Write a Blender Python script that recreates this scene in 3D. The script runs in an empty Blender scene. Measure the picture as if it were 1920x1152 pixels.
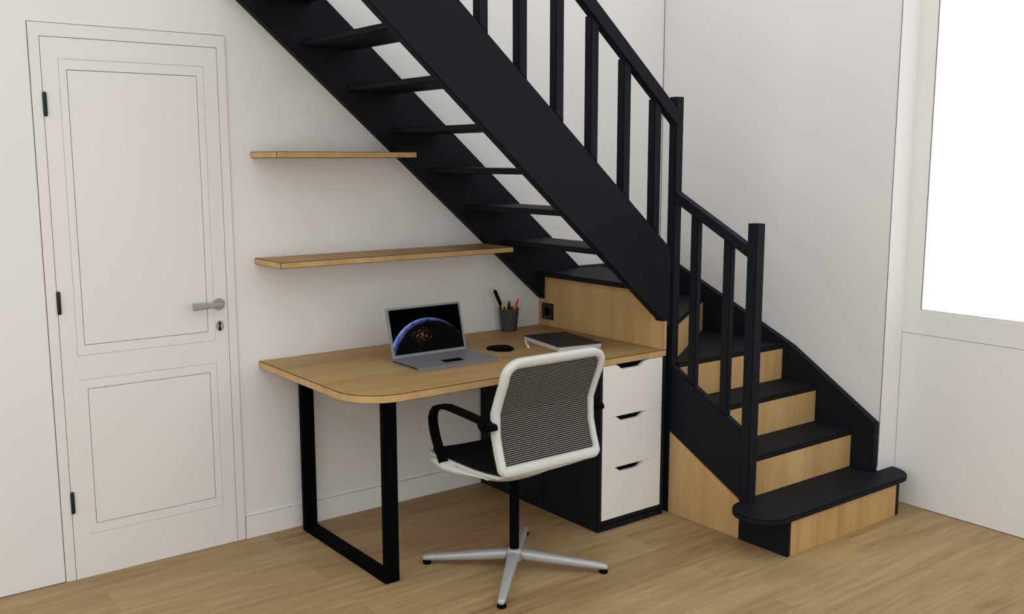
import bpy, bmesh, math, random
from mathutils import Vector, Matrix

C = bpy.context.scene.collection
SC = bpy.context.scene
random.seed(4)

# ------------------------------------------------------------------ materials
def new_mat(name):
    m = bpy.data.materials.new(name); m.use_nodes = True
    nt = m.node_tree
    return m, nt, nt.nodes['Principled BSDF']

def s2l(c):
    return tuple((v/255/12.92 if v/255 <= .04045 else ((v/255+.055)/1.055)**2.4) for v in c) + (1,)

def plain(name, rgb, rough=.6, metal=0, spec=.3, noise=0):
    m, nt, b = new_mat(name)
    col = s2l(rgb)
    b.inputs['Base Color'].default_value = col
    b.inputs['Roughness'].default_value = rough
    b.inputs['Metallic'].default_value = metal
    b.inputs['Specular IOR Level'].default_value = spec
    if noise:
        tc = nt.nodes.new('ShaderNodeTexCoord'); n = nt.nodes.new('ShaderNodeTexNoise')
        n.inputs['Scale'].default_value = 2.5; n.inputs['Detail'].default_value = 3
        mr = nt.nodes.new('ShaderNodeMapRange')
        mr.inputs['To Min'].default_value = 1-noise; mr.inputs['To Max'].default_value = 1+noise
        mx = nt.nodes.new('ShaderNodeVectorMath'); mx.operation = 'SCALE'
        mx.inputs[0].default_value = col[:3]
        nt.links.new(tc.outputs['Object'], n.inputs['Vector'])
        nt.links.new(n.outputs['Fac'], mr.inputs['Value'])
        nt.links.new(mr.outputs['Result'], mx.inputs['Scale'])
        nt.links.new(mx.outputs['Vector'], b.inputs['Base Color'])
    return m

def oak(name, top_axis='x', dark=(166, 131, 84), mid=(190, 155, 104), light=(204, 171, 121), seed=0.0):
    """oak veneer: grain along top_axis on level faces, upright grain on the sides"""
    m, nt, b = new_mat(name)
    N, L = nt.nodes, nt.links
    tc = N.new('ShaderNodeTexCoord'); ge = N.new('ShaderNodeNewGeometry')
    oi = N.new('ShaderNodeObjectInfo')
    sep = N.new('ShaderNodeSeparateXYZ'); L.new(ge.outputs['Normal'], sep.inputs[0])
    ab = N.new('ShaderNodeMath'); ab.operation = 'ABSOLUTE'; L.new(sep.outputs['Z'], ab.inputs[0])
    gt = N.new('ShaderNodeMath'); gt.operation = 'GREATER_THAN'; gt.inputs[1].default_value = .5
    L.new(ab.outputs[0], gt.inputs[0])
    st = {'x': (.8, 8, 8), 'y': (8, .8, 8)}[top_axis]
    a = N.new('ShaderNodeVectorMath'); a.operation = 'MULTIPLY'; a.inputs[1].default_value = st
    c = N.new('ShaderNodeVectorMath'); c.operation = 'MULTIPLY'; c.inputs[1].default_value = (9, 9, .7)
    L.new(tc.outputs['Object'], a.inputs[0]); L.new(tc.outputs['Object'], c.inputs[0])
    mx = N.new('ShaderNodeMix'); mx.data_type = 'VECTOR'
    L.new(gt.outputs[0], mx.inputs['Factor']); L.new(c.outputs[0], mx.inputs['A']); L.new(a.outputs[0], mx.inputs['B'])
    w = N.new('ShaderNodeMath'); w.operation = 'MULTIPLY_ADD'; w.inputs[1].default_value = 37; w.inputs[2].default_value = seed
    L.new(oi.outputs['Random'], w.inputs[0])
    n1 = N.new('ShaderNodeTexNoise'); n1.noise_dimensions = '4D'
    n1.inputs['Scale'].default_value = 1.0; n1.inputs['Detail'].default_value = 5; n1.inputs['Roughness'].default_value = .55
    n1.inputs['Distortion'].default_value = .35
    n2 = N.new('ShaderNodeTexNoise'); n2.noise_dimensions = '4D'
    n2.inputs['Scale'].default_value = 4.5; n2.inputs['Detail'].default_value = 4; n2.inputs['Roughness'].default_value = .65
    for n in (n1, n2):
        L.new(mx.outputs['Result'], n.inputs['Vector']); L.new(w.outputs[0], n.inputs['W'])
    cr = N.new('ShaderNodeValToRGB'); e = cr.color_ramp.elements
    e[0].position = .28; e[0].color = s2l(dark); e[1].position = .72; e[1].color = s2l(light)
    k = e.new(.5); k.color = s2l(mid)
    av = N.new('ShaderNodeMath'); av.operation = 'MULTIPLY_ADD'; av.inputs[1].default_value = .28
    sb = N.new('ShaderNodeMath'); sb.operation = 'MULTIPLY'; sb.inputs[1].default_value = .72
    L.new(n1.outputs['Fac'], sb.inputs[0]); L.new(n2.outputs['Fac'], av.inputs[0]); L.new(sb.outputs[0], av.inputs[2])
    L.new(av.outputs[0], cr.inputs[0])
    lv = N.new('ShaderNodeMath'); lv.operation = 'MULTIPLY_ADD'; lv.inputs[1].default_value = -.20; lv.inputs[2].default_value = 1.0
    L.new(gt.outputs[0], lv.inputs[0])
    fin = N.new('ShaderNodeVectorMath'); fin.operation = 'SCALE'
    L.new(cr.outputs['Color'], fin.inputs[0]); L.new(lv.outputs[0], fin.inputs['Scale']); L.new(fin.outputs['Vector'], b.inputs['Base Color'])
    b.inputs['Roughness'].default_value = .55; b.inputs['Specular IOR Level'].default_value = .2
    return m

def floor_mat():
    m, nt, b = new_mat('oak_plank_floor')
    N, L = nt.nodes, nt.links
    tc = N.new('ShaderNodeTexCoord')
    br = N.new('ShaderNodeTexBrick'); br.offset = .37; br.offset_frequency = 2
    br.inputs['Scale'].default_value = 1; br.inputs['Brick Width'].default_value = 1.9
    br.inputs['Row Height'].default_value = .19; br.inputs['Mortar Size'].default_value = .0012
    br.inputs['Mortar Smooth'].default_value = .3
    br.inputs['Color1'].default_value = (0, 0, 0, 1); br.inputs['Color2'].default_value = (1, 1, 1, 1)
    br.inputs['Mortar'].default_value = (.35, .35, .35, 1)
    L.new(tc.outputs['Object'], br.inputs['Vector'])
    sc = N.new('ShaderNodeVectorMath'); sc.operation = 'MULTIPLY'; sc.inputs[1].default_value = (.6, 7, 1)
    L.new(tc.outputs['Object'], sc.inputs[0])
    wm = N.new('ShaderNodeMath'); wm.operation = 'MULTIPLY'; wm.inputs[1].default_value = 23
    L.new(br.outputs['Color'], wm.inputs[0])
    n1 = N.new('ShaderNodeTexNoise'); n1.noise_dimensions = '4D'; n1.inputs['Scale'].default_value = 1.3
    n1.inputs['Detail'].default_value = 6; n1.inputs['Roughness'].default_value = .62; n1.inputs['Distortion'].default_value = 2.2
    n2 = N.new('ShaderNodeTexNoise'); n2.noise_dimensions = '4D'; n2.inputs['Scale'].default_value = 7
    n2.inputs['Detail'].default_value = 4
    for n in (n1, n2):
        L.new(sc.outputs[0], n.inputs['Vector']); L.new(wm.outputs[0], n.inputs['W'])
    a = N.new('ShaderNodeMath'); a.operation = 'MULTIPLY'; a.inputs[1].default_value = .6
    c = N.new('ShaderNodeMath'); c.operation = 'MULTIPLY_ADD'; c.inputs[1].default_value = .3
    d = N.new('ShaderNodeMath'); d.operation = 'MULTIPLY_ADD'; d.inputs[1].default_value = .12
    L.new(n1.outputs['Fac'], a.inputs[0]); L.new(n2.outputs['Fac'], c.inputs[0]); L.new(a.outputs[0], c.inputs[2])
    L.new(br.outputs['Color'], d.inputs[0]); L.new(c.outputs[0], d.inputs[2])
    cr = N.new('ShaderNodeValToRGB'); e = cr.color_ramp.elements
    e[0].position = .32; e[0].color = s2l((127, 103, 69)); e[1].position = .70; e[1].color = s2l((178, 153, 112))
    k = e.new(.5); k.color = s2l((157, 131, 92))
    L.new(d.outputs[0], cr.inputs[0])
    mo = N.new('ShaderNodeMix'); mo.data_type = 'RGBA'; mo.inputs['B'].default_value = s2l((128, 103, 68))
    mf = N.new('ShaderNodeMath'); mf.operation = 'MULTIPLY'; mf.inputs[1].default_value = .55
    L.new(br.outputs['Fac'], mf.inputs[0])
    L.new(mf.outputs[0], mo.inputs['Factor']); L.new(cr.outputs['Color'], mo.inputs['A'])
    L.new(mo.outputs['Result'], b.inputs['Base Color'])
    b.inputs['Roughness'].default_value = .5; b.inputs['Specular IOR Level'].default_value = .22
    return m

def mesh_fabric():
    """black net with rows of small pale knots (UV in metres)"""
    m, nt, b = new_mat('black_mesh_with_pale_knots')
    N, L = nt.nodes, nt.links
    uv = N.new('ShaderNodeUVMap'); sp = N.new('ShaderNodeSeparateXYZ'); L.new(uv.outputs[0], sp.inputs[0])
    def math_(op, a, bb, *r):
        n = N.new('ShaderNodeMath'); n.operation = op
        for i, v in enumerate((a, bb) + r):
            if v is None: continue
            if isinstance(v, (int, float)): n.inputs[i].default_value = v
            else: L.new(v, n.inputs[i])
        return n.outputs[0]
    PX, PY = .0062, .0074
    v = math_('DIVIDE', sp.outputs['Y'], PY)
    row = math_('FLOOR', v, None)
    half = math_('MULTIPLY', math_('MODULO', row, 2.0), .5)
    u = math_('ADD', math_('DIVIDE', sp.outputs['X'], PX), half)
    fu = math_('SUBTRACT', math_('FRACT', u, None), .5)
    fv = math_('SUBTRACT', math_('FRACT', v, None), .5)
    fu2 = math_('MULTIPLY', fu, .72)
    r = math_('SQRT', math_('ADD', math_('MULTIPLY', fu2, fu2), math_('MULTIPLY', fv, fv)), None)
    f = math_('LESS_THAN', r, .235)
    mx = N.new('ShaderNodeMix'); mx.data_type = 'RGBA'
    mx.inputs['A'].default_value = s2l((9, 9, 9)); mx.inputs['B'].default_value = s2l((184, 181, 174))
    L.new(f, mx.inputs['Factor']); L.new(mx.outputs['Result'], b.inputs['Base Color'])
    b.inputs['Roughness'].default_value = .8; b.inputs['Specular IOR Level'].default_value = .1
    return m

def screen_mat():
    """night side of a planet with a thin blue rim and golden specks (UV: x 0..1, y from the top in the same unit)"""
    m, nt, b = new_mat('laptop_picture')
    N, L = nt.nodes, nt.links
    uv = N.new('ShaderNodeUVMap')
    def math_(op, a, bb=None, cc=None, clamp=False):
        n = N.new('ShaderNodeMath'); n.operation = op; n.use_clamp = clamp
        for i, v in enumerate((a, bb, cc)):
            if v is None: continue
            if isinstance(v, (int, float)): n.inputs[i].default_value = v
            else: L.new(v, n.inputs[i])
        return n.outputs[0]
    sub = N.new('ShaderNodeVectorMath'); sub.operation = 'SUBTRACT'; sub.inputs[1].default_value = (.50, .7275, 0)
    L.new(uv.outputs[0], sub.inputs[0])
    ln = N.new('ShaderNodeVectorMath'); ln.operation = 'LENGTH'; L.new(sub.outputs[0], ln.inputs[0])
    r = math_('DIVIDE', ln.outputs['Value'], .587)
    sp = N.new('ShaderNodeSeparateXYZ'); L.new(sub.outputs[0], sp.inputs[0])
    # rim strength falls from left to right
    side = math_('MULTIPLY_ADD', sp.outputs['X'], -1.25, .50, True)
    inside = math_('LESS_THAN', r, 1.0)
    rimw = math_('MULTIPLY_ADD', side, .11, .02)
    rim = math_('SUBTRACT', 1.0, math_('DIVIDE', math_('SUBTRACT', 1.0, r), rimw), None, True)
    rim = math_('MULTIPLY', math_('MULTIPLY', rim, inside), math_('MULTIPLY_ADD', side, .85, .05))
    glow = math_('MULTIPLY', math_('SUBTRACT', 1.0, math_('DIVIDE', math_('ABSOLUTE', math_('SUBTRACT', r, 1.0)), .02), None, True),
                 math_('MULTIPLY', side, .9))
    cl = N.new('ShaderNodeTexNoise'); cl.inputs['Scale'].default_value = 9; cl.inputs['Detail'].default_value = 5
    L.new(uv.outputs[0], cl.inputs['Vector'])
    cr = N.new('ShaderNodeValToRGB'); e = cr.color_ramp.elements
    e[0].position = .4; e[0].color = s2l((52, 84, 168)); e[1].position = .68; e[1].color = s2l((150, 150, 190))
    L.new(cl.outputs['Fac'], cr.inputs[0])
    li = N.new('ShaderNodeTexNoise'); li.inputs['Scale'].default_value = 52; li.inputs['Detail'].default_value = 5; li.inputs['Roughness'].default_value = .7
    L.new(uv.outputs[0], li.inputs['Vector'])
    ld = N.new('ShaderNodeVectorMath'); ld.operation = 'SUBTRACT'; ld.inputs[1].default_value = (.41, .335, 0)
    L.new(uv.outputs[0], ld.inputs[0])
    lm = N.new('ShaderNodeVectorMath'); lm.operation = 'MULTIPLY'; lm.inputs[1].default_value = (1, 1.7, 0); L.new(ld.outputs[0], lm.inputs[0])
    l2 = N.new('ShaderNodeVectorMath'); l2.operation = 'LENGTH'; L.new(lm.outputs[0], l2.inputs[0])
    reg = math_('SUBTRACT', 1.0, math_('DIVIDE', l2.outputs['Value'], .30), None, True)
    thr = math_('MULTIPLY_ADD', reg, -.18, .70)
    lights = math_('MULTIPLY', math_('MULTIPLY', math_('SUBTRACT', li.outputs['Fac'], thr), 9.0, None, True), math_('GREATER_THAN', reg, .0))
    def vscale(col, f):
        n = N.new('ShaderNodeVectorMath'); n.operation = 'SCALE'
        if isinstance(col, tuple): n.inputs[0].default_value = col[:3]
        else: L.new(col, n.inputs[0])
        L.new(f, n.inputs['Scale']); return n.outputs[0]
    def vadd(a, c):
        n = N.new('ShaderNodeVectorMath'); n.operation = 'ADD'; L.new(a, n.inputs[0]); L.new(c, n.inputs[1]); return n.outputs[0]
    land = math_('MULTIPLY', inside, math_('MULTIPLY', cl.outputs['Fac'], .006))
    col = vadd(vscale(cr.outputs['Color'], rim), vscale(s2l((120, 160, 235)), glow))
    col = vadd(col, vscale(s2l((226, 170, 92)), math_('MULTIPLY', math_('MULTIPLY', lights, .8), inside)))
    col = vadd(col, vscale((.9, .75, .85), land))
    b.inputs['Base Color'].default_value = (.0008, .0008, .0008, 1)
    b.inputs['Roughness'].default_value = .5; b.inputs['Specular IOR Level'].default_value = .0
    L.new(col, b.inputs['Emission Color']); b.inputs['Emission Strength'].default_value = 1.0
    return m

def glass_mat():
    m, nt, b = new_mat('clear_window_glass')
    N, L = nt.nodes, nt.links
    tr = N.new('ShaderNodeBsdfTransparent'); gl = N.new('ShaderNodeBsdfGlossy'); gl.inputs['Roughness'].default_value = .02
    mx = N.new('ShaderNodeMixShader'); mx.inputs[0].default_value = .05
    L.new(tr.outputs[0], mx.inputs[1]); L.new(gl.outputs[0], mx.inputs[2])
    L.new(mx.outputs[0], nt.nodes['Material Output'].inputs['Surface'])
    return m

M = dict(
    wall=plain('warm_white_paint', (229, 228, 226), .9, 0, .1, .012),
    door=plain('satin_white_door_paint', (228, 226, 223), .7, 0, .15, .01),
    white=plain('white_lacquer', (233, 231, 228), .55, 0, .25, .008),
    black=plain('charcoal_paint', (25, 28, 33), .6, 0, .09, .03),
    line=plain('dark_edge', (4, 4, 5), .9, 0, .03),
    gap=plain('outline_grey', (70, 68, 65), .9, 0, .1),  # grey of the drawn edge lines, door grooves and window seal
    jet=plain('jet_black_steel', (3, 3, 3), .7, 0, .05),
    jet2=plain('jet_black_plastic', (4, 4, 4), .7, 0, .05),
    seat=plain('black_seat_fabric', (15, 15, 16), .9, 0, .1),
    alu=plain('pale_grey_aluminium', (176, 179, 182), .4, .25, .4, .02),
    frame=plain('off_white_plastic', (206, 208, 203), .5, 0, .3, .02),
    lap=plain('grey_laptop_shell', (128, 130, 134), .45, .25, .4),
    cup=plain('dark_grey_cup', (62, 62, 62), .5, 0, .3),
    steel=plain('satin_grey_handle', (158, 158, 155), .45, .3, .4),
    hinge=plain('blackened_hinge', (22, 34, 40), .5, .3, .4),
    cover=plain('black_book_cover', (38, 41, 44), .6, 0, .3, .25),
    paper=plain('book_pages', (196, 190, 182), .9, 0, .1, .03),
    yellow=plain('yellow_pencil_paint', (214, 172, 48), .5, 0, .3),
    red=plain('red_plastic', (214, 32, 44), .45, 0, .3),
    lead=plain('pencil_tip_wood', (206, 170, 120), .7),
    greyp=plain('grey_pencil_paint', (150, 160, 150), .5),
    chalk=plain('white_stick', (228, 226, 222), .6),
    socket=plain('black_socket_plastic', (24, 28, 34), .45, 0, .35),
    earth=screen_mat(), glass=glass_mat(), floor=floor_mat(), net=mesh_fabric(),
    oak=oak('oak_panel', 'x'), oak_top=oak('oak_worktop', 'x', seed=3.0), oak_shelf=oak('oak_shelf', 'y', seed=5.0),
)

# ------------------------------------------------------------------ mesh helpers
def link(name, bm, mat, parent=None, edge=0, smooth=False, loc=None):
    bmesh.ops.recalc_face_normals(bm, faces=bm.faces)
    me = bpy.data.meshes.new(name); bm.to_mesh(me); bm.free()
    me.materials.append(mat)
    o = bpy.data.objects.new(name, me); C.objects.link(o)
    if parent is not None: o.parent = parent; o.location = -parent.location
    if smooth:
        for p in me.polygons: p.use_smooth = True
    if edge:
        me.materials.append(M['line'])
        bv = o.modifiers.new('dark arris', 'BEVEL'); bv.width = edge; bv.segments = 1
        bv.limit_method = 'ANGLE'; bv.angle_limit = math.radians(40); bv.material = 1
        bv.use_clamp_overlap = True
    return o

def box(bm, x0, x1, y0, y1, z0, z1):
    vs = [bm.verts.new((x, y, z)) for x in (x0, x1) for y in (y0, y1) for z in (z0, z1)]
    for f in ((0,1,3,2),(4,6,7,5),(0,4,5,1),(2,3,7,6),(0,2,6,4),(1,5,7,3)):
        bm.faces.new([vs[i] for i in f])
    return bm

def prism(bm, pts, axis, a, b):
    """extrude a polygon: axis 'x' -> pts are (y,z); 'y' -> (x,z); 'z' -> (x,y)"""
    def P(p, t):
        return {'x': (t, p[0], p[1]), 'y': (p[0], t, p[1]), 'z': (p[0], p[1], t)}[axis]
    A = [bm.verts.new(P(p, a)) for p in pts]; B = [bm.verts.new(P(p, b)) for p in pts]
    bm.faces.new(A); bm.faces.new(list(reversed(B)))
    n = len(pts)
    for i in range(n):
        bm.faces.new((A[i], A[(i+1) % n], B[(i+1) % n], B[i]))
    return bm

def Bx(*a): return box(bmesh.new(), *a)
def Pr(*a): return prism(bmesh.new(), *a)

def lathe(bm, prof, c=(0, 0, 0), n=32, axis='z', close=False):
    rings = []
    for r, h in prof:
        ring = []
        for i in range(n):
            t = 2*math.pi*i/n
            u, v = r*math.cos(t), r*math.sin(t)
            p = {'z': (u, v, h), 'y': (u, h, v), 'x': (h, u, v)}[axis]
            ring.append(bm.verts.new((c[0]+p[0], c[1]+p[1], c[2]+p[2])))
        rings.append(ring)
    for a, b in zip(rings, rings[1:]):
        for i in range(n): bm.faces.new((a[i], a[(i+1) % n], b[(i+1) % n], b[i]))
    bm.faces.new(rings[0]); bm.faces.new(list(reversed(rings[-1])))
    return bm

def rod(bm, p, q, r0, r1=None, n=12):
    p, q = Vector(p), Vector(q); r1 = r0 if r1 is None else r1
    d = (q-p).normalized(); u = d.orthogonal().normalized(); v = d.cross(u)
    A = [bm.verts.new(p+(u*math.cos(2*math.pi*i/n)+v*math.sin(2*math.pi*i/n))*r0) for i in range(n)]
    if r1 > 1e-5:
        B = [bm.verts.new(q+(u*math.cos(2*math.pi*i/n)+v*math.sin(2*math.pi*i/n))*r1) for i in range(n)]
        for i in range(n): bm.faces.new((A[i], A[(i+1) % n], B[(i+1) % n], B[i]))
        bm.faces.new(list(reversed(B)))
    else:
        t = bm.verts.new(q)
        for i in range(n): bm.faces.new((A[i], A[(i+1) % n], t))
    bm.faces.new(A)
    return bm

def loft(bm, rings, cap=True, closed=False):
    R = [[bm.verts.new(p) for p in r] for r in rings]
    n = len(R[0]); m = len(R)
    for j in range(m if closed else m-1):
        a, b = R[j], R[(j+1) % m]
        for i in range(n): bm.faces.new((a[i], a[(i+1) % n], b[(i+1) % n], b[i]))
    if cap and not closed:
        bm.faces.new(R[0]); bm.faces.new(list(reversed(R[-1])))
    return bm

def tag(o, label, cat, group=None, kind=None):
    o['label'] = label; o['category'] = cat
    if group: o['group'] = group
    if kind: o['kind'] = kind
    return o

def thing(name, label, cat, loc=(0, 0, 0), group=None):
    o = bpy.data.objects.new(name, None); C.objects.link(o); o.location = loc
    o.empty_display_size = .1
    return tag(o, label, cat, group)

def struct(o):
    o['kind'] = 'structure'; return o

# ------------------------------------------------------------------ dimensions (metres; z up, back wall at y=0)
X1, X2, YE = 2.349, 2.4944, -1.388
H = .1712; TH = .022
WT = 2.75                                    # wall height

# ------------------------------------------------------------------ setting
struct(link('floor', Bx(-3.2, 2.75, -6.5, .12, -.08, 0), M['floor']))
struct(link('wall_back', Bx(-3.2, X1+.3, 0, .12, 0, WT), M['wall']))
struct(link('wall_right', Bx(X1, X1+.3, YE, 0, 0, WT), M['wall']))
# window wall: one wall with a hole for the window
WY0, WY1, WZ0, WZ1 = -1.4612, -3.1, .905, 2.45
bm = bmesh.new()
box(bm, X2, X2+.012, WY0, YE, 0, WT)
box(bm, X2, X2+.012, -6.5, WY1, 0, WT)
box(bm, X2, X2+.012, WY1, WY0, 0, WZ0)
box(bm, X2, X2+.012, WY1, WY0, WZ1, WT)
struct(link('wall_window', bm, M['wall']))
p = link('wall_panel', Bx(X2-.004, X2, -6.4, YE-.0005, .001, .797), M['wall'], edge=.0013); struct(p); p.name = 'trim_1'
# window: frame and pane
w = bpy.data.objects.new('window_1', None); C.objects.link(w); struct(w)
bm = bmesh.new()
fx0, fx1 = X2+.003, X2+.012
for a in ((WY0-.0062, WY0, WZ0, WZ1), (WY1, WY1+.02, WZ0, WZ1), (WY1+.02, WY0-.0062, WZ0, WZ0+.0018), (WY1+.02, WY0-.0062, WZ1-.02, WZ1)):
    box(bm, fx0, fx1, *a)
link('window_frame', bm, M['white'], w)
link('glass_pane', Bx(X2+.0065, X2+.0105, WY1+.02, WY0-.0062, WZ0+.0018, WZ1-.02), M['glass'], w)
bm = bmesh.new()
box(bm, X2+.0032, X2+.0060, WY0-.0080, WY0-.0062, WZ0+.0018, WZ1); box(bm, X2+.0035, X2+.006, WY1+.02, WY0-.0080, WZ0+.0018, WZ0+.0034)
link('window_seal', bm, M['gap'], w)
# thin grey strips standing for drawn edge lines where planes meet
def seam(n, *a):
    struct(link('trim_%d' % n, Bx(*a), M['gap']))
seam(2, X1-.0022, X1, -.0022, 0, 1.04, WT)                       # upright corner behind the stairs
seam(3, X1-.0006, X1+.0016, YE-.0012, YE+.001, .19, WT)          # outer corner of the window recess
seam(4, -3.2, -.797, -.0012, 0, 0, .0022)                        # floor joint left of the door
seam(5, X2-.0055, X2-.004, -6.4, -1.55, 0, .002)                 # floor joint under the window

# baseboard
b = struct(link('baseboard_back', Bx(-.0865, 1.1195, -.0095, 0, 0, .0985), M['white'], edge=.0009))

# door: frame, leaf with two moulded panels, hinges, lever, keyhole
d = bpy.data.objects.new('door_1', None); C.objects.link(d); struct(d); d.location = (-.4417, 0, 0)
def ring(bm, x0, x1, z0, z1, ix0, ix1, iz0, iz1, y0, y1):
    box(bm, x0, ix0, y0, y1, z0, z1); box(bm, ix1, x1, y0, y1, z0, z1)
    if iz0 > z0: box(bm, ix0, ix1, y0, y1, z0, iz0)
    box(bm, ix0, ix1, y0, y1, iz1, z1)
    return bm
g = .0011
link('backing', Bx(-.7965, -.0868, -.0015, -.0005, .0005, 2.0515), M['gap'], d)
link('door_frame', ring(bmesh.new(), -.7943, -.0891, .0012, 2.0493, -.7590-g, -.1242+g, 0, 2.0025+g, -.006, -.001), M['door'], d)
# leaf face: stiles and rails around the two mouldings
X0, X9 = -.7590+g, -.1242-g
bm = bmesh.new()
UP = (-.7010, -.1805, .858, 1.928); LO = (-.7020, -.1805, .170, .765)
box(bm, X0, UP[0]-g, -.006, -.001, .0012, 2.0025-g); box(bm, UP[1]+g, X9, -.006, -.001, .0012, 2.0025-g)
box(bm, UP[0]-g, UP[1]+g, -.006, -.001, UP[3]+g, 2.0025-g)
box(bm, UP[0]-g, UP[1]+g, -.006, -.001, LO[3]+g, UP[2]-g)
box(bm, UP[0]-g, UP[1]+g, -.006, -.001, .0012, LO[2]-g)
link('door_leaf', bm, M['door'], d)
for (x0, x1, z0, z1), (ix0, ix1, iz0, iz1) in ((UP, (-.6748, -.2078, .8956, 1.891)), (LO, (-.6738, -.2090, .207, .729))):
    link('panel_moulding', ring(bmesh.new(), x0, x1, z0, z1, ix0-g, ix1+g, iz0-g, iz1+g, -.006, -.001), M['door'], d)
    link('door_panel', Bx(ix0+g, ix1-g, -.006, -.001, iz0+g, iz1-g), M['door'], d)
for zc in (1.769, 1.0595, .304):
    bm = bmesh.new(); lathe(bm, [(.001, -.043), (.0062, -.041), (.0074, -.036), (.0074, .036), (.0062, .041), (.001, .043)], (-.7545, -.008, zc), 14)
    link('hinge', bm, M['hinge'], d, smooth=True)
# lever handle
hd = link('door_handle', lathe(bmesh.new(), [(.0005, -.0145), (.022, -.0145), (.0235, -.012), (.0235, -.006)], (-.160, 0, 1.003), 28, 'y'), M['steel'], d)
bm = bmesh.new()
rod(bm, (-.166, -.012, 1.004), (-.168, -.05, 1.005), .0085, .0085, 14)
loft(bm, [[(x, -.055+dy*ty, 1.0065+dz*tz) for dy, dz in ((-1, -.6), (-.6, -1), (.6, -1), (1, -.6), (1, .6), (.6, 1), (-.6, 1), (-1, .6))]
          for x, ty, tz in ((-.162, .007, .0075), (-.172, .008, .0085), (-.225, .007, .0115), (-.281, .006, .0152))])
lv = link('lever', bm, M['steel'], hd); lv.location = (0, 0, 0)
kh = link('keyhole_plate', lathe(bmesh.new(), [(.0005, -.0085), (.0225, -.0085), (.0225, -.006)], (0, 0, 0), 28, 'y'), M['steel'], d)
for v in kh.data.vertices: v.co = (v.co.x*.70-.1597, v.co.y, v.co.z*.98+.9145)
bm = bmesh.new()
pts = [(.0045*math.sin(t), .0105+.0065*math.cos(t)) for t in [i*math.pi/8*1.0 for i in range(-6, 7)]] + [(.0018+.0002, .003), (.0056, -.0165), (-.0056, -.0165), (-.002, .003)]
prism(bm, [(-.1603+x, .9140+z) for x, z in pts], 'y', -.0092, -.0084)
ko = link('keyhole', bm, M['jet2'], kh); ko.location = (0, 0, 0)

# ------------------------------------------------------------------ staircase
S = thing('staircase', 'charcoal quarter-turn staircase with oak risers and square balusters', 'staircase', (1.9, -.9, 0))
EB = .0018
SL = .855
XT = -.62                                                        # where the flight leaves the picture
# stringers
def zl(x): return 2.157-SL*x
def zu(x): return 2.5055-SL*x
link('stringer', Pr([(XT, zl(XT)), (1.487, .8865), (1.5145, .8865), (1.5145, .60), (X1-.001, .60), (X1-.001, 1.031), (1.7245, 1.031), (XT, zu(XT))], 'y', -.046, -.0005), M['black'], S, EB)
YO, YI = -.850, -.810
link('stringer', Pr([(XT, zl(XT)), (1.545, .8365), (1.545, zu(1.545)), (XT, zu(XT))], 'y', YO, YI), M['black'], S, EB)
link('stringer', Pr([(-1.387, .172), (-1.387, .3973), (-.9197, .6828), (-.7138, .7734), (-.1432, 1.0169), (-.0465, 1.031), (-.0465, .60), (-.70, .172)], 'x', 2.308, X1-.0005), M['black'], S, EB)
link('stringer', Pr([(-.8594, .3771), (-.8594, .6765), (-1.268, .4630), (-1.268, .1662+.006)], 'x', 1.545, 1.575), M['black'], S, EB)
# newels
link('newel_post', Bx(1.545, 1.588, -.8600, -.8175, 0, 1.836), M['black'], S, EB)
link('newel_post', Bx(1.536, 1.585, -1.3135, -1.2665, H, 1.3205), M['black'], S, EB)
# handrails
def rt(x): return 3.1114-SL*x
link('handrail', Pr([(XT+.55, rt(XT+.55)), (1.555, rt(1.555)), (1.555, rt(1.555)-.0705), (XT+.55, rt(XT+.55)-.0705)], 'y', -.8612, -.8205), M['black'], S, EB)
def rl(y): return 1.4352+(y+.861)*.519
link('handrail', Pr([(-.8605, rl(-.8605)), (-1.2660, rl(-1.2660)), (-1.2660, rl(-1.2660)-.0445), (-.8605, rl(-.8605)-.0445)], 'x', 1.5445, 1.586), M['black'], S, EB)
# balusters of the upper flight
for i in range(9):
    x = 1.4252-.1803*i
    if x < .3: break
    link('baluster', Pr([(x, zu(x)), (x, rt(x)-.07), (x+.0395, rt(x+.0395)-.07), (x+.0395, zu(x+.0395))], 'y', YO, YI), M['black'], S, EB)
def lt(y): return .6765+(y+.8594)*.5226
for y in (-.9555, -1.1365):
    y2 = y-.0395
    link('baluster', Pr([(y, lt(y)), (y, rl(y)-.0445), (y2, rl(y2)-.0445), (y2, lt(y2))], 'x', 1.5455, 1.5745), M['black'], S, EB)
# treads of the straight flight
for k in range(7, 14):
    xb = 1.2256-.2017*(k-7)
    z = k*H-.0035
    link('tread', Bx(xb, xb+.243, YI, -.046, z-.0235, z), M['black'], S, EB)
# winders
z = 6*H
link('tread', Pr([(1.445, -.046), (1.445, YI), (1.570, YI), (1.865, -.046)], 'z', z-.023, z), M['black'], S, EB)
z = 5*H
link('tread', Pr([(1.588, -.8175), (1.612, -.8205), (2.308, -.3600), (2.308, -.046), (1.865, -.046), (1.5665, -.8175)], 'z', z-TH, z), M['black'], S, EB)
z = 4*H
link('tread', Pr([(1.575, -.8756), (2.308, -.8756), (2.308, -.352), (1.600, -.8175), (1.588, -.8175), (1.588, -.8600), (1.575, -.8600)], 'z', z-TH, z), M['black'], S, EB)
# lower straight treads
for k, y0, y1 in ((2, -1.274, -1.0562), (3, -1.0742, -.8576)):
    link('tread', Bx(1.575, 2.308, y0, y1, k*H-TH, k*H), M['black'], S, EB)
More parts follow.
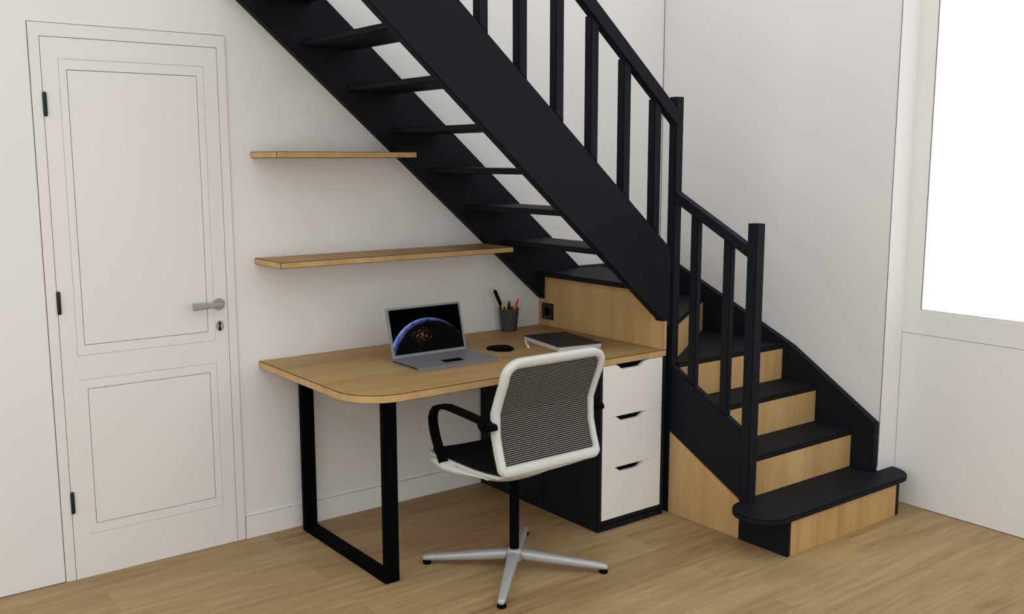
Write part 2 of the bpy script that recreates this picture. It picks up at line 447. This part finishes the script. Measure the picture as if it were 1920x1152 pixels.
# bullnose first step
pts = []
cx, cy, r = 1.528, -1.399, .1225
for i in range(0, 19):
    t = math.radians(90+10*i); pts.append((cx+r*math.cos(t), cy+r*math.sin(t)))
cx, cy, rx, ry = 2.345, -1.394, .116, .127
for i in range(0, 10):
    t = math.radians(-90+10*i); pts.append((cx+rx*math.cos(t), cy+ry*math.sin(t)))
pts += [(X1-.0008, -1.3935), (X1-.0008, -1.2562), (1.6, -1.2562), (1.6, -1.2765)]
link('tread', Pr(pts, 'z', H-TH, H), M['black'], S, EB)
# oak risers
def riser(x0, x1, y, z0, z1):
    link('riser', Bx(x0, x1, y, y+.017, z0, z1), M['oak'], S, .0006)
riser(1.575, 2.308, -1.2735, H, 2*H-TH); riser(1.575, 2.308, -1.0737, 2*H, 3*H-TH); riser(1.588, 2.308, -.8751, 3*H, 4*H-TH)
# slanting riser under the corner winder
a, bb = Vector((1.602, -.8270)), Vector((2.308, -.3596)); nrm = Vector((-(bb-a).y, (bb-a).x)).normalized()*.017
link('riser', Pr([tuple(a), tuple(bb), tuple(bb+nrm), tuple(a+nrm)], 'z', 4*H, 5*H-TH), M['oak'], S, .0006)
a, bb = Vector((1.571, -.808)), Vector((1.866, -.0465)); nrm = Vector((-(bb-a).y, (bb-a).x)).normalized()*.017
link('riser', Pr([tuple(a), tuple(bb), tuple(bb+nrm), tuple(a+nrm)], 'z', 5*H, 6*H-.023), M['oak'], S, .0006)
# first riser with charcoal uprights and side
link('riser', Bx(1.564, 2.3125, -1.5100, -1.493, 0, H-TH), M['oak'], S, .0006)
link('step_side', Bx(1.545, 1.564, -1.5104, -1.2627, 0, H-TH), M['black'], S, EB)
link('step_side', Bx(2.3125, 2.337, -1.5104, -1.40, 0, H-TH), M['black'], S, EB)
# oak panels that close the sides
link('closing_panel', Pr([(-.8602, .0005), (-.8602, .3775), (-1.2625, .1665), (-1.2625, .0005)], 'x', 1.5465, 1.5655), M['oak'], S, .0006)
link('closing_panel', Pr([(-.0005, .7505), (-.0005, .886), (-.0465, .886), (-.0465, 1.0040), (-.8085, 1.0040), (-.8085, .8755), (-.8597, .8755), (-.8597, .7505)], 'x', 1.4917, 1.5140), M['oak'], S, .0007)

# socket on the oak panel
o = thing('power_outlet', 'square black wall socket on the oak panel above the desk', 'socket', (1.4917, -.0745, .826))
bm = Bx(1.4835, 1.4915, -.116, -.0330, .786, .8665); link('cover_plate', bm, M['socket'], o, .0014)
link('socket_insert', lathe(bmesh.new(), [(.0005, 1.4815), (.019, 1.4815), (.022, 1.4825), (.022, 1.4838)], (0, -.0745, .826), 24, 'x'), M['jet2'], o)

# ------------------------------------------------------------------ desk and drawer unit
D = thing('desk', 'oak desktop with one rounded corner on a black loop leg frame', 'desk', (.75, -.43, 0))
pts = [(0, -.0006)]
cx, cy, r = .172, -.688, .172
for i in range(0, 13):
    t = math.radians(180+7.5*i); pts.append((cx+r*math.cos(t), cy+r*math.sin(t)))
pts += [(1.5137, -.8600), (1.5137, -.0006)]
link('tabletop', Pr(pts, 'z', .7205, .75), M['oak_top'], D, .0019)
bm = bmesh.new()
prism(bm, [(-.055, 0), (-.755, 0), (-.755, .72), (-.055, .72)], 'x', .148, .207)
lf = link('leg_frame', bm, M['jet'], D)
# hollow it: rebuild as a loop
bm = bmesh.new()
O = [(-.055, .0005), (-.755, .0005), (-.755, .7205), (-.055, .7205)]; I = [(-.075, .020), (-.735, .020), (-.735, .7005), (-.075, .7005)]
for k in range(4):
    q = (k+1) % 4
    prism(bm, [O[k], O[q], I[q], I[k]], 'x', .148, .207)
bmesh.ops.remove_doubles(bm, verts=bm.verts, dist=1e-5)
bm.to_mesh(lf.data); bm.free(); lf.data.materials.clear(); lf.data.materials.append(M['jet'])

U = thing('drawer_unit', 'charcoal drawer cabinet with three white drawers beneath the desk end', 'drawer cabinet', (1.3, -.6, 0))
link('side_panel', Bx(1.1205, 1.1395, -.8597, -.4975, .0005, .7203), M['black'], U, EB)
link('side_panel', Bx(1.1205, 1.1395, -.4965, -.0100, .0005, .7203), M['black'], U, EB)
link('side_panel', Bx(1.4905, 1.5130, -.8597, -.0015, .0005, .7203), M['black'], U, EB)
link('bottom_panel', Bx(1.1397, 1.4903, -.8597, -.50, .0285, .0485), M['black'], U, EB)
link('plinth', Bx(1.1397, 1.4903, -.8597, -.840, .0005, .0283), M['black'], U, EB)
link('carcass', Bx(1.1397, 1.4903, -.832, -.50, .0487, .7200), M['jet2'], U)
for z0, z1 in ((.4970, .7200), (.2730, .4962), (.0492, .2722)):
    pts = [(1.1402, z0), (1.4899, z0), (1.4899, z1), (1.399, z1), (1.386, z1-.003), (1.356, z1-.0215), (1.347, z1-.0235), (1.254, z1-.0235),
           (1.246, z1-.0215), (1.2205, z1-.003), (1.2085, z1), (1.1402, z1)]
    link('drawer', Pr(pts, 'y', -.8605, -.8425), M['white'], U)

# ------------------------------------------------------------------ wall shelves
def shelf(x1, z, label):
    o = tag(link('wall_shelf', Bx(0, x1, -.25, -.0005, z-.0242, z), M['oak_shelf'], None, .0018), label, 'shelf')
    return o
shelf(1.1392, 1.1775, 'longer lower floating oak shelf on the wall above the laptop')
shelf(.6286, 1.6048, 'shorter upper floating oak shelf on the wall beside the stringer')

# ------------------------------------------------------------------ laptop
L = thing('laptop', 'open grey laptop on the oak desk showing a planet at night', 'laptop', (.6, -.49, .7502))
def rrect(x0, x1, y0, y1, r, n=5, rear=.004):
    out = []
    for (cx, cy, a, rr) in ((x0+rear, y1-rear, 90, rear), (x0+r, y0+r, 180, r), (x1-r*1.2, y0+r*1.2, 270, r*1.2), (x1-rear, y1-rear, 0, rear)):
        for i in range(n+1):
            t = math.radians(a+90*i/n); out.append((cx+rr*math.cos(t), cy+rr*math.sin(t)))
    return out
link('base', Pr(rrect(.410, .790, -.6045, -.372, .016), 'z', .7503, .765), M['lap'], L)
link('touchpad', Pr([(.5605, -.5125), (.6505, -.5160), (.6465, -.5640), (.5545, -.5605)], 'z', .7650, .7656), M['jet2'], L)
link('side_slot', Bx(.4094, .4102, -.580, -.392, .7575, .7615), M['jet2'], L)
lid = thing('screen_lid', '', '', (.6, -.381, .766)); del lid['label'], lid['category']
lid.parent = L; lid.location = Vector((.6, -.381, .766))-L.location
lid.rotation_euler = (math.radians(-14.5), 0, 0)
def local(name, bm, mat, par, **k):
    o = link(name, bm, mat, None, **k); o.parent = par; o.location = (0, 0, 0); return o
bpy.data.objects.remove(lid)
lid = link('screen_lid', Bx(-.183, .183, -.004, .003, 0, .209), M['lap'], None)
lid.parent = L; lid.location = Vector((.5975, -.381, .7655))-L.location; lid.rotation_euler = (math.radians(-14.5), 0, 0)
bm = bmesh.new()
vs = [bm.verts.new(p) for p in ((-.1725, -.0046, .0125), (.1725, -.0046, .0125), (.1725, -.0046, .2000), (-.1725, -.0046, .2000))]
f = bm.faces.new(vs); uvl = bm.loops.layers.uv.new('UVMap')
hh = .1875/.345
for l, uv in zip(f.loops, ((0, hh), (1, hh), (1, 0), (0, 0))): l[uvl].uv = uv
sc = link('display', bm, M['earth'], None); sc.parent = lid; sc.location = (0, 0, 0)

# ------------------------------------------------------------------ small things on the desk
# low black pad with an uneven outline
bm = bmesh.new()
cx, cy = .944, -.410
base_pts, top_pts = [], []
for i in range(40):
    t = 2*math.pi*i/40
    rr = 1+.05*math.sin(3*t+.6)+.035*math.sin(7*t)
    x, y = .058*math.cos(t)*rr, .064*math.sin(t)*rr
    base_pts.append((cx+x, cy+y)); 
rings = [[(x, y, .7502) for x, y in base_pts], [(cx+(x-cx)*1.02, cy+(y-cy)*1.02, .7545) for x, y in base_pts], [(cx+(x-cx)*.88, cy+(y-cy)*.88, .7600) for x, y in base_pts],
         [(cx+(x-cx)*.4, cy+(y-cy)*.4, .7622) for x, y in base_pts]]
loft(bm, rings)
tag(link('desk_pad', bm, M['jet2'], None, smooth=True), 'low round black pad on the oak desk right of the laptop', 'pad')
# thick closed book
B = thing('book', 'thick closed book with black cover lying on the desk', 'book', (1.232, -.488, .7502))
ang = math.radians(-10)
def rot_box(bm, x0, x1, y0, y1, z0, z1):
    box(bm, x0, x1, y0, y1, z0, z1)
bm = Bx(-.1085, .1065, -.158, .158, .0015, .0215)
pg = link('page_block', bm, M['paper'], None)
bm = bmesh.new(); box(bm, -.110, .110, -.160, .160, 0, .0015); box(bm, -.110, .110, -.160, .160, .0215, .0245)
cv = link('cover', bm, M['cover'], None)
for o in (pg, cv):
    o.parent = B
B.rotation_euler = (0, 0, ang)
# white stick beside the book
tag(link('chalk_stick', rod(bmesh.new(), (1.128, -.352, .7560), (1.052, -.470, .7560), .0056, .0056, 12), M['chalk'], None, smooth=False), 'small white stick lying on the desk beside the black book', 'pencil')
# pen cup
cxy = (1.260, -.056)
bm = bmesh.new()
lathe(bm, [(.0375, .7503), (.0385, .756), (.0490, .857), (.0500, .8585), (.0500, .8605), (.0475, .8605), (.0465, .857), (.036, .758), (.001, .757)], (*cxy, 0), 40)
cup = tag(link('pen_cup', bm, M['cup'], None, smooth=False), 'dark grey tapered pen cup on the desk by the wall', 'pen cup')
def pen(name, label, p0, p1, r, mat, tip=.016, tipmat=None, cat='pencil', cap=None):
    p0, p1 = Vector(p0), Vector(p1); dv = (p1-p0).normalized()
    o = thing(name, label, cat, tuple(p0))
    def put(nm, bm, mt):
        q = link(nm, bm, mt, None); q.parent = o; q.location = -p0; return q
    put('barrel', rod(bmesh.new(), p0, p1-dv*tip, r, r, 10), mat)
    if tip > 0: put('tip', rod(bmesh.new(), p1-dv*tip, p1, r*.98, r*.18, 10), tipmat or mat)
    return o
x, y = cxy
def bot(dx, dy): return (x+dx, y+dy, .7655)
pen('marker', 'thick black marker leaning left, tallest item in the pen cup', bot(.010, .004), (1.176, -.050, .959), .0085, M['jet2'], .012, cat='marker')
pen('pencil', 'yellow pencil farthest left in the pen cup behind the marker', bot(-.012, .006), (1.2095, -.066, .8870), .0048, M['yellow'], .010, M['lead'])
pen('pencil', 'yellow pencil in the pen cup close against the right side of the marker', bot(-.004, -.012), (1.2225, -.080, .8890), .0048, M['yellow'], .010, M['lead'])
pen('pen', 'short black pen standing upright in the middle of the pen cup', bot(0, -.006), (1.2585, -.058, .9000), .0052, M['jet2'], .022, cat='pen')
pen('pencil', 'thin grey pencil between the black and red pens in the cup', bot(.006, .010), (1.283, -.036, .9010), .0035, M['greyp'], .016, M['lead'])
pen('pencil', 'yellow pencil in the cup just right of the upright black pen', bot(.006, -.008), (1.2790, -.080, .8880), .0048, M['yellow'], .008, M['lead'])
pen('pencil', 'yellow pencil in the cup just left of the red pen', bot(.014, .002), (1.2880, -.074, .8860), .0048, M['yellow'], .008, M['lead'])
o = pen('pen', 'red pen leaning right at the edge of the pen cup', bot(.017, .000), (1.3180, -.058, .9100), .0052, M['red'], .026, cat='pen')

# ------------------------------------------------------------------ office chair
CH = thing('office_chair', 'white framed office chair with black mesh back and armrests', 'chair', (.622, -.926, 0))
cx, cy = .622, -.926
XL, XR = .3870, .8530
# four star base
hub = lathe(bmesh.new(), [(.024, .030), (.030, .036), (.030, .070), (.026, .080), (.019, .083)], (cx, cy, 0), 28)
link('hub', hub, M['alu'], CH, smooth=False)
for a in (45, 135, 225, 315):
    t = math.radians(a); dv = Vector((math.cos(t), math.sin(t), 0)); sv = Vector((-dv.y, dv.x, 0)); o3 = Vector((cx, cy, 0))
    rings = []
    for rr, hw, zb, zt in ((.020, .025, .036, .079), (.05, .0245, .034, .077), (.15, .0215, .026, .064), (.26, .0185, .018, .049), (.335, .0165, .013, .040), (.355, .0155, .013, .036), (.364, .010, .015, .030)):
        c = o3+dv*rr
        zm = zt-.25*(zt-zb)
        rings.append([tuple(c+sv*hw*.75+Vector((0, 0, zb))), tuple(c+sv*hw+Vector((0, 0, zm-.004))), tuple(c+sv*hw*.72+Vector((0, 0, zt-.002))), tuple(c+Vector((0, 0, zt))),
                      tuple(c-sv*hw*.72+Vector((0, 0, zt-.002))), tuple(c-sv*hw+Vector((0, 0, zm-.004))), tuple(c-sv*hw*.75+Vector((0, 0, zb)))])
    arm = link('base_leg', loft(bmesh.new(), rings), M['alu'], CH, smooth=True)
    md = arm.modifiers.new('sub', 'SUBSURF'); md.levels = 2; md.render_levels = 2
    c = o3+dv*.346
    ft = link('glide', lathe(bmesh.new(), [(.014, .0003), (.0165, .002), (.0165, .011), (.012, .0145)], (c.x, c.y, 0), 20), M['jet2'], arm)
    ft.location = (0, 0, 0)
link('column', lathe(bmesh.new(), [(.0185, .078), (.0185, .372)], (cx, cy, 0), 28), M['jet2'], CH, smooth=False)

# seat shell, rim and pad
def seat_z(t):                       # t 0 rear .. 1 front
    return .462-.004*math.sin(math.pi*t)
ys = [-1.132, -1.11, -1.05, -.97, -.89, -.80, -.745, -.700, -.676]
def hw_at(y): return {-.676: .214, -.700: .222, -.745: .228}.get(y, .2300 if y > -1.1 else .2285)
rows = 12
def pad_ring(y, z0, z1, inset):
    h = hw_at(y)-inset
    top = [(cx-h+2*h*i/rows, y, z1-.010*math.sin(math.pi*i/rows)) for i in range(rows+1)]
    botm = [(cx+h-2*h*i/rows, y, z0-.010*math.sin(math.pi*i/rows)) for i in range(1, rows)]
    return top+[(cx+h, y, z0)]+botm+[(cx-h, y, z0)]
def drop(y):                          # waterfall at the front edge, slight rise at the rear
    if y < -1.0: return .014*((-1.0-y)/.134)
    return 0
rings = []
for y in ys:
    rings.append(pad_ring(y, .4535+drop(y), .4635+drop(y), .008))
pad = link('seat', loft(bmesh.new(), rings), M['seat'], CH, smooth=False)
rings = []
for y in [-1.134, -1.11, -1.05, -.97, -.89, -.80, -.74, -.695, -.671]:
    yy = y
    h = .2325 if y < -.73 else (.228 if y < -.69 else .219)
    dz = drop(y)
    r_ = []
    for i in range(rows+1):
        r_.append((cx-h+2*h*i/rows, yy, .4537-.010*math.sin(math.pi*i/rows)+dz))
    for i in range(rows+1):
        r_.append((cx+h-2*h*i/rows, yy, .4445-.010*math.sin(math.pi*i/rows)+dz))
    rings.append(r_)
link('seat_rim', loft(bmesh.new(), rings), M['frame'], CH, smooth=False)
bm = bmesh.new()
NU, NV = 20, 16
g_ = []
for j in range(NV+1):
    v = -1+2*j/NV; row = []
    for i in range(NU+1):
        u = -1+2*i/NU
        row.append((cx+.228*u, -.905+.160*v, .4440-.008-.070*(1-abs(u)**2.4)*(1-abs(v)**2.6)))
    g_.append(row)
lo = [[bm.verts.new(p) for p in r] for r in g_]; hi = [[bm.verts.new((p[0], p[1], .4436)) for p in r] for r in g_]
for j in range(NV):
    for i in range(NU):
        bm.faces.new((lo[j][i], lo[j][i+1], lo[j+1][i+1], lo[j+1][i])); bm.faces.new((hi[j][i], hi[j+1][i], hi[j+1][i+1], hi[j][i+1]))
for i in range(NU):
    bm.faces.new((lo[0][i], hi[0][i], hi[0][i+1], lo[0][i+1])); bm.faces.new((lo[NV][i], lo[NV][i+1], hi[NV][i+1], hi[NV][i]))
for j in range(NV):
    bm.faces.new((lo[j][0], lo[j+1][0], hi[j+1][0], hi[j][0])); bm.faces.new((lo[j][NU], hi[j][NU], hi[j+1][NU], lo[j+1][NU]))
link('seat_shell', bm, M['frame'], CH, smooth=True)

# backrest: side profile (y, z)
PROF = [(.462, -1.146), (.490, -1.1435), (.550, -1.122), (.607, -1.1065), (.689, -1.1040), (.745, -1.1260), (.803, -1.1520), (.846, -1.1660), (.893, -1.1790)]
def yprof(z):
    for (z0, y0), (z1, y1) in zip(PROF, PROF[1:]):
        if z <= z1: return y0+(y1-y0)*(z-z0)/(z1-z0)
    return PROF[-1][1]
def sprof(z):
    s = 0; pz, py = PROF[0]
    n = 40
    for i in range(1, n+1):
        zz = PROF[0][0]+(z-PROF[0][0])*i/n; yy = yprof(zz); s += math.hypot(zz-pz, yy-py); pz, py = zz, yy
    return s
HW = (XR-XL)/2; ZB, ZT = .4640, .8930
def loop(inset_x, inset_b, inset_t, rb, rt_, n=7):
    out = []
    x0, x1, z0, z1 = cx-HW+inset_x, cx+HW-inset_x, ZB+inset_b, ZT-inset_t
    def arc(cx_, cz_, a0, r, rx=1.0):
        for i in range(n+1):
            t = math.radians(a0+90*i/n); out.append((cx_+r*rx*math.cos(t), cz_+r*math.sin(t)))
    def line(p, q, m):
        for i in range(1, m): out.append((p[0]+(q[0]-p[0])*i/m, p[1]+(q[1]-p[1])*i/m))
    arc(x1-rb, z0+rb, -90, rb)
    zs = [.52, .55, .58, .607, .63, .66, .689, .72, .745, .78, .803]
    for z in zs: out.append((x1, z))
    arc(x1-rt_*1.25, z1-rt_, 0, rt_, 1.25)
    line((x1-rt_*1.25, z1), (x0+rt_*1.25, z1), 8)
    arc(x0+rt_*1.25, z1-rt_, 90, rt_, 1.25)
    for z in reversed(zs): out.append((x0, z))
    arc(x0+rb, z0+rb, 180, rb)
    line((x0+rb, z0), (x1-rb, z0), 8)
    return out
ol = loop(0, 0, 0, .030, .060); il = loop(.0250, .0370, .0345, .008, .030)
DEP = .0190
rings = []
for (xo, zo), (xi, zi) in zip(ol, il):
    yo, yi = yprof(zo), yprof(zi)
    def mixp(f, dy): return (xo+(xi-xo)*f, yo+(yi-yo)*f+dy, zo+(zi-zo)*f)
    rings.append([mixp(0, -.010), mixp(.12, -.0155), mixp(.35, -DEP), mixp(.65, -DEP), mixp(.9, -.016), mixp(1, -.010), mixp(1, .010), mixp(.85, DEP), mixp(.2, DEP), mixp(0, .013)])
link('back_frame', loft(bmesh.new(), rings, closed=True), M['frame'], CH, smooth=True)
# woven mesh panel with UVs in metres
bm = bmesh.new(); uvl = bm.loops.layers.uv.new('UVMap')
ml = loop(.0245, .0365, .0340, .008, .030)
zr = sorted({round(z, 4) for _, z in ml})
def span(z):
    xs = []
    n = len(ml)
    for i in range(n):
        (xa, za), (xb, zb_) = ml[i], ml[(i+1) % n]
        if za == zb_:
            if abs(za-z) < 1e-6: xs += [xa, xb]
        elif min(za, zb_)-1e-9 <= z <= max(za, zb_)+1e-9: xs.append(xa+(xb-xa)*(z-za)/(zb_-za))
    return min(xs), max(xs)
prev = None
for z in zr:
    x0, x1 = span(z); row = []
    for i in range(13):
        u = x0+(x1-x0)*i/12
        row.append(bm.verts.new((u, yprof(z)-.004, z)))
    if prev:
        for i in range(12):
            f = bm.faces.new((prev[i], prev[i+1], row[i+1], row[i]))
            for l in f.loops: l[uvl].uv = (l.vert.co.x-cx+1, sprof(max(PROF[0][0]+1e-4, l.vert.co.z)))
    prev = row
mo = link('mesh_back', bm, M['net'], CH)
sd = mo.modifiers.new('thick', 'SOLIDIFY'); sd.thickness = .002
# arms: flat black straps from the seat side up and back to the lumbar
APATH = [(-.818, .448), (-.805, .468), (-.789, .492), (-.771, .524), (-.757, .556), (-.749, .585), (-.748, .610), (-.756, .633), (-.775, .650), (-.805, .661), (-.850, .668), (-.880, .668), (-.98, .664), (-1.075, .658), (-1.100, .655)]
for sx in (-1, 1):
    xc = cx+sx*.2515
    rings = []
    n = len(APATH)
    for i, (y, z) in enumerate(APATH):
        a_ = APATH[max(0, i-1)]; b_ = APATH[min(n-1, i+1)]
        ty, tz = b_[0]-a_[0], b_[1]-a_[1]; l_ = math.hypot(ty, tz); ny, nz = -tz/l_, ty/l_
        th = .0065 if i < 8 else .0085
        hw_ = .0200
        rings.append([(xc-hw_, y+ny*th*.5, z+nz*th*.5), (xc-hw_*.8, y+ny*th, z+nz*th), (xc+hw_*.8, y+ny*th, z+nz*th), (xc+hw_, y+ny*th*.5, z+nz*th*.5),
                      (xc+hw_, y-ny*th*.5, z-nz*th*.5), (xc+hw_*.8, y-ny*th, z-nz*th), (xc-hw_*.8, y-ny*th, z-nz*th), (xc-hw_, y-ny*th*.5, z-nz*th*.5)])
    bm = loft(bmesh.new(), rings)
    ar = link('armrest', bm, M['jet2'], CH, smooth=False)
    bm = bmesh.new()
    prism(bm, [(-1.055, .659), (-1.135, .660), (-1.141, .652), (-1.141, .640), (-1.12, .632), (-1.075, .626), (-1.058, .640)], 'x', xc-.014, xc+.014)
    rod(bm, (xc-sx*.004, -1.112, .646), (xc-sx*.0225, -1.112, .646), .010, .010, 14)
    bk = link('arm_bracket', bm, M['jet2'], ar); bk.location = (0, 0, 0)
    # pale socket under the seat side that takes the foot of the arm
    rings = []
    for y, zt, zb in ((-.750, .4440, .4390), (-.762, .4530, .4290), (-.79, .4570, .4190), (-.83, .4480, .4160), (-.89, .4400, .4180), (-.97, .4390, .4270), (-1.06, .4440, .4400)):
        xo, xi = cx+sx*.2665, cx+sx*.205
        if y < -.84: xo = cx+sx*(.2665-.034*min(1, (-.84-y)/.15))
        rings.append([(xo, y, zt), (xo+sx*.002, y, (zt+zb)/2), (xo-sx*.006, y, zb), (xi, y, zb-.003), (xi, y, zt)])
    link('arm_socket', loft(bmesh.new(), rings), M['frame'], CH, smooth=True)

# ------------------------------------------------------------------ light and camera
wd = bpy.data.worlds.new('daylight'); SC.world = wd; wd.use_nodes = True
bg = wd.node_tree.nodes['Background']; bg.inputs['Color'].default_value = (1.0, 1.0, 1.0, 1); bg.inputs['Strength'].default_value = 1.26

SC.view_settings.view_transform = 'Standard'; SC.view_settings.look = 'None'

cam = bpy.data.cameras.new('camera'); co = bpy.data.objects.new('camera', cam); C.objects.link(co)
yaw, pit, rol = .6538, .1489, -.0011
F = Vector((math.sin(yaw)*math.cos(pit), math.cos(yaw)*math.cos(pit), -math.sin(pit)))
R = Vector((math.cos(yaw), -math.sin(yaw), 0)); Uv = R.cross(F)
c_, s_ = math.cos(rol), math.sin(rol)
R, Uv = R*c_+Uv*s_, Uv*c_-R*s_
mt = Matrix(((R.x, Uv.x, -F.x, -1.6105), (R.y, Uv.y, -F.y, -3.8269), (R.z, Uv.z, -F.z, 1.5769), (0, 0, 0, 1)))
co.matrix_world = mt
cam.sensor_fit = 'HORIZONTAL'; cam.sensor_width = 36; cam.lens = 1855.93/1920*36; cam.clip_start = .05
SC.camera = co
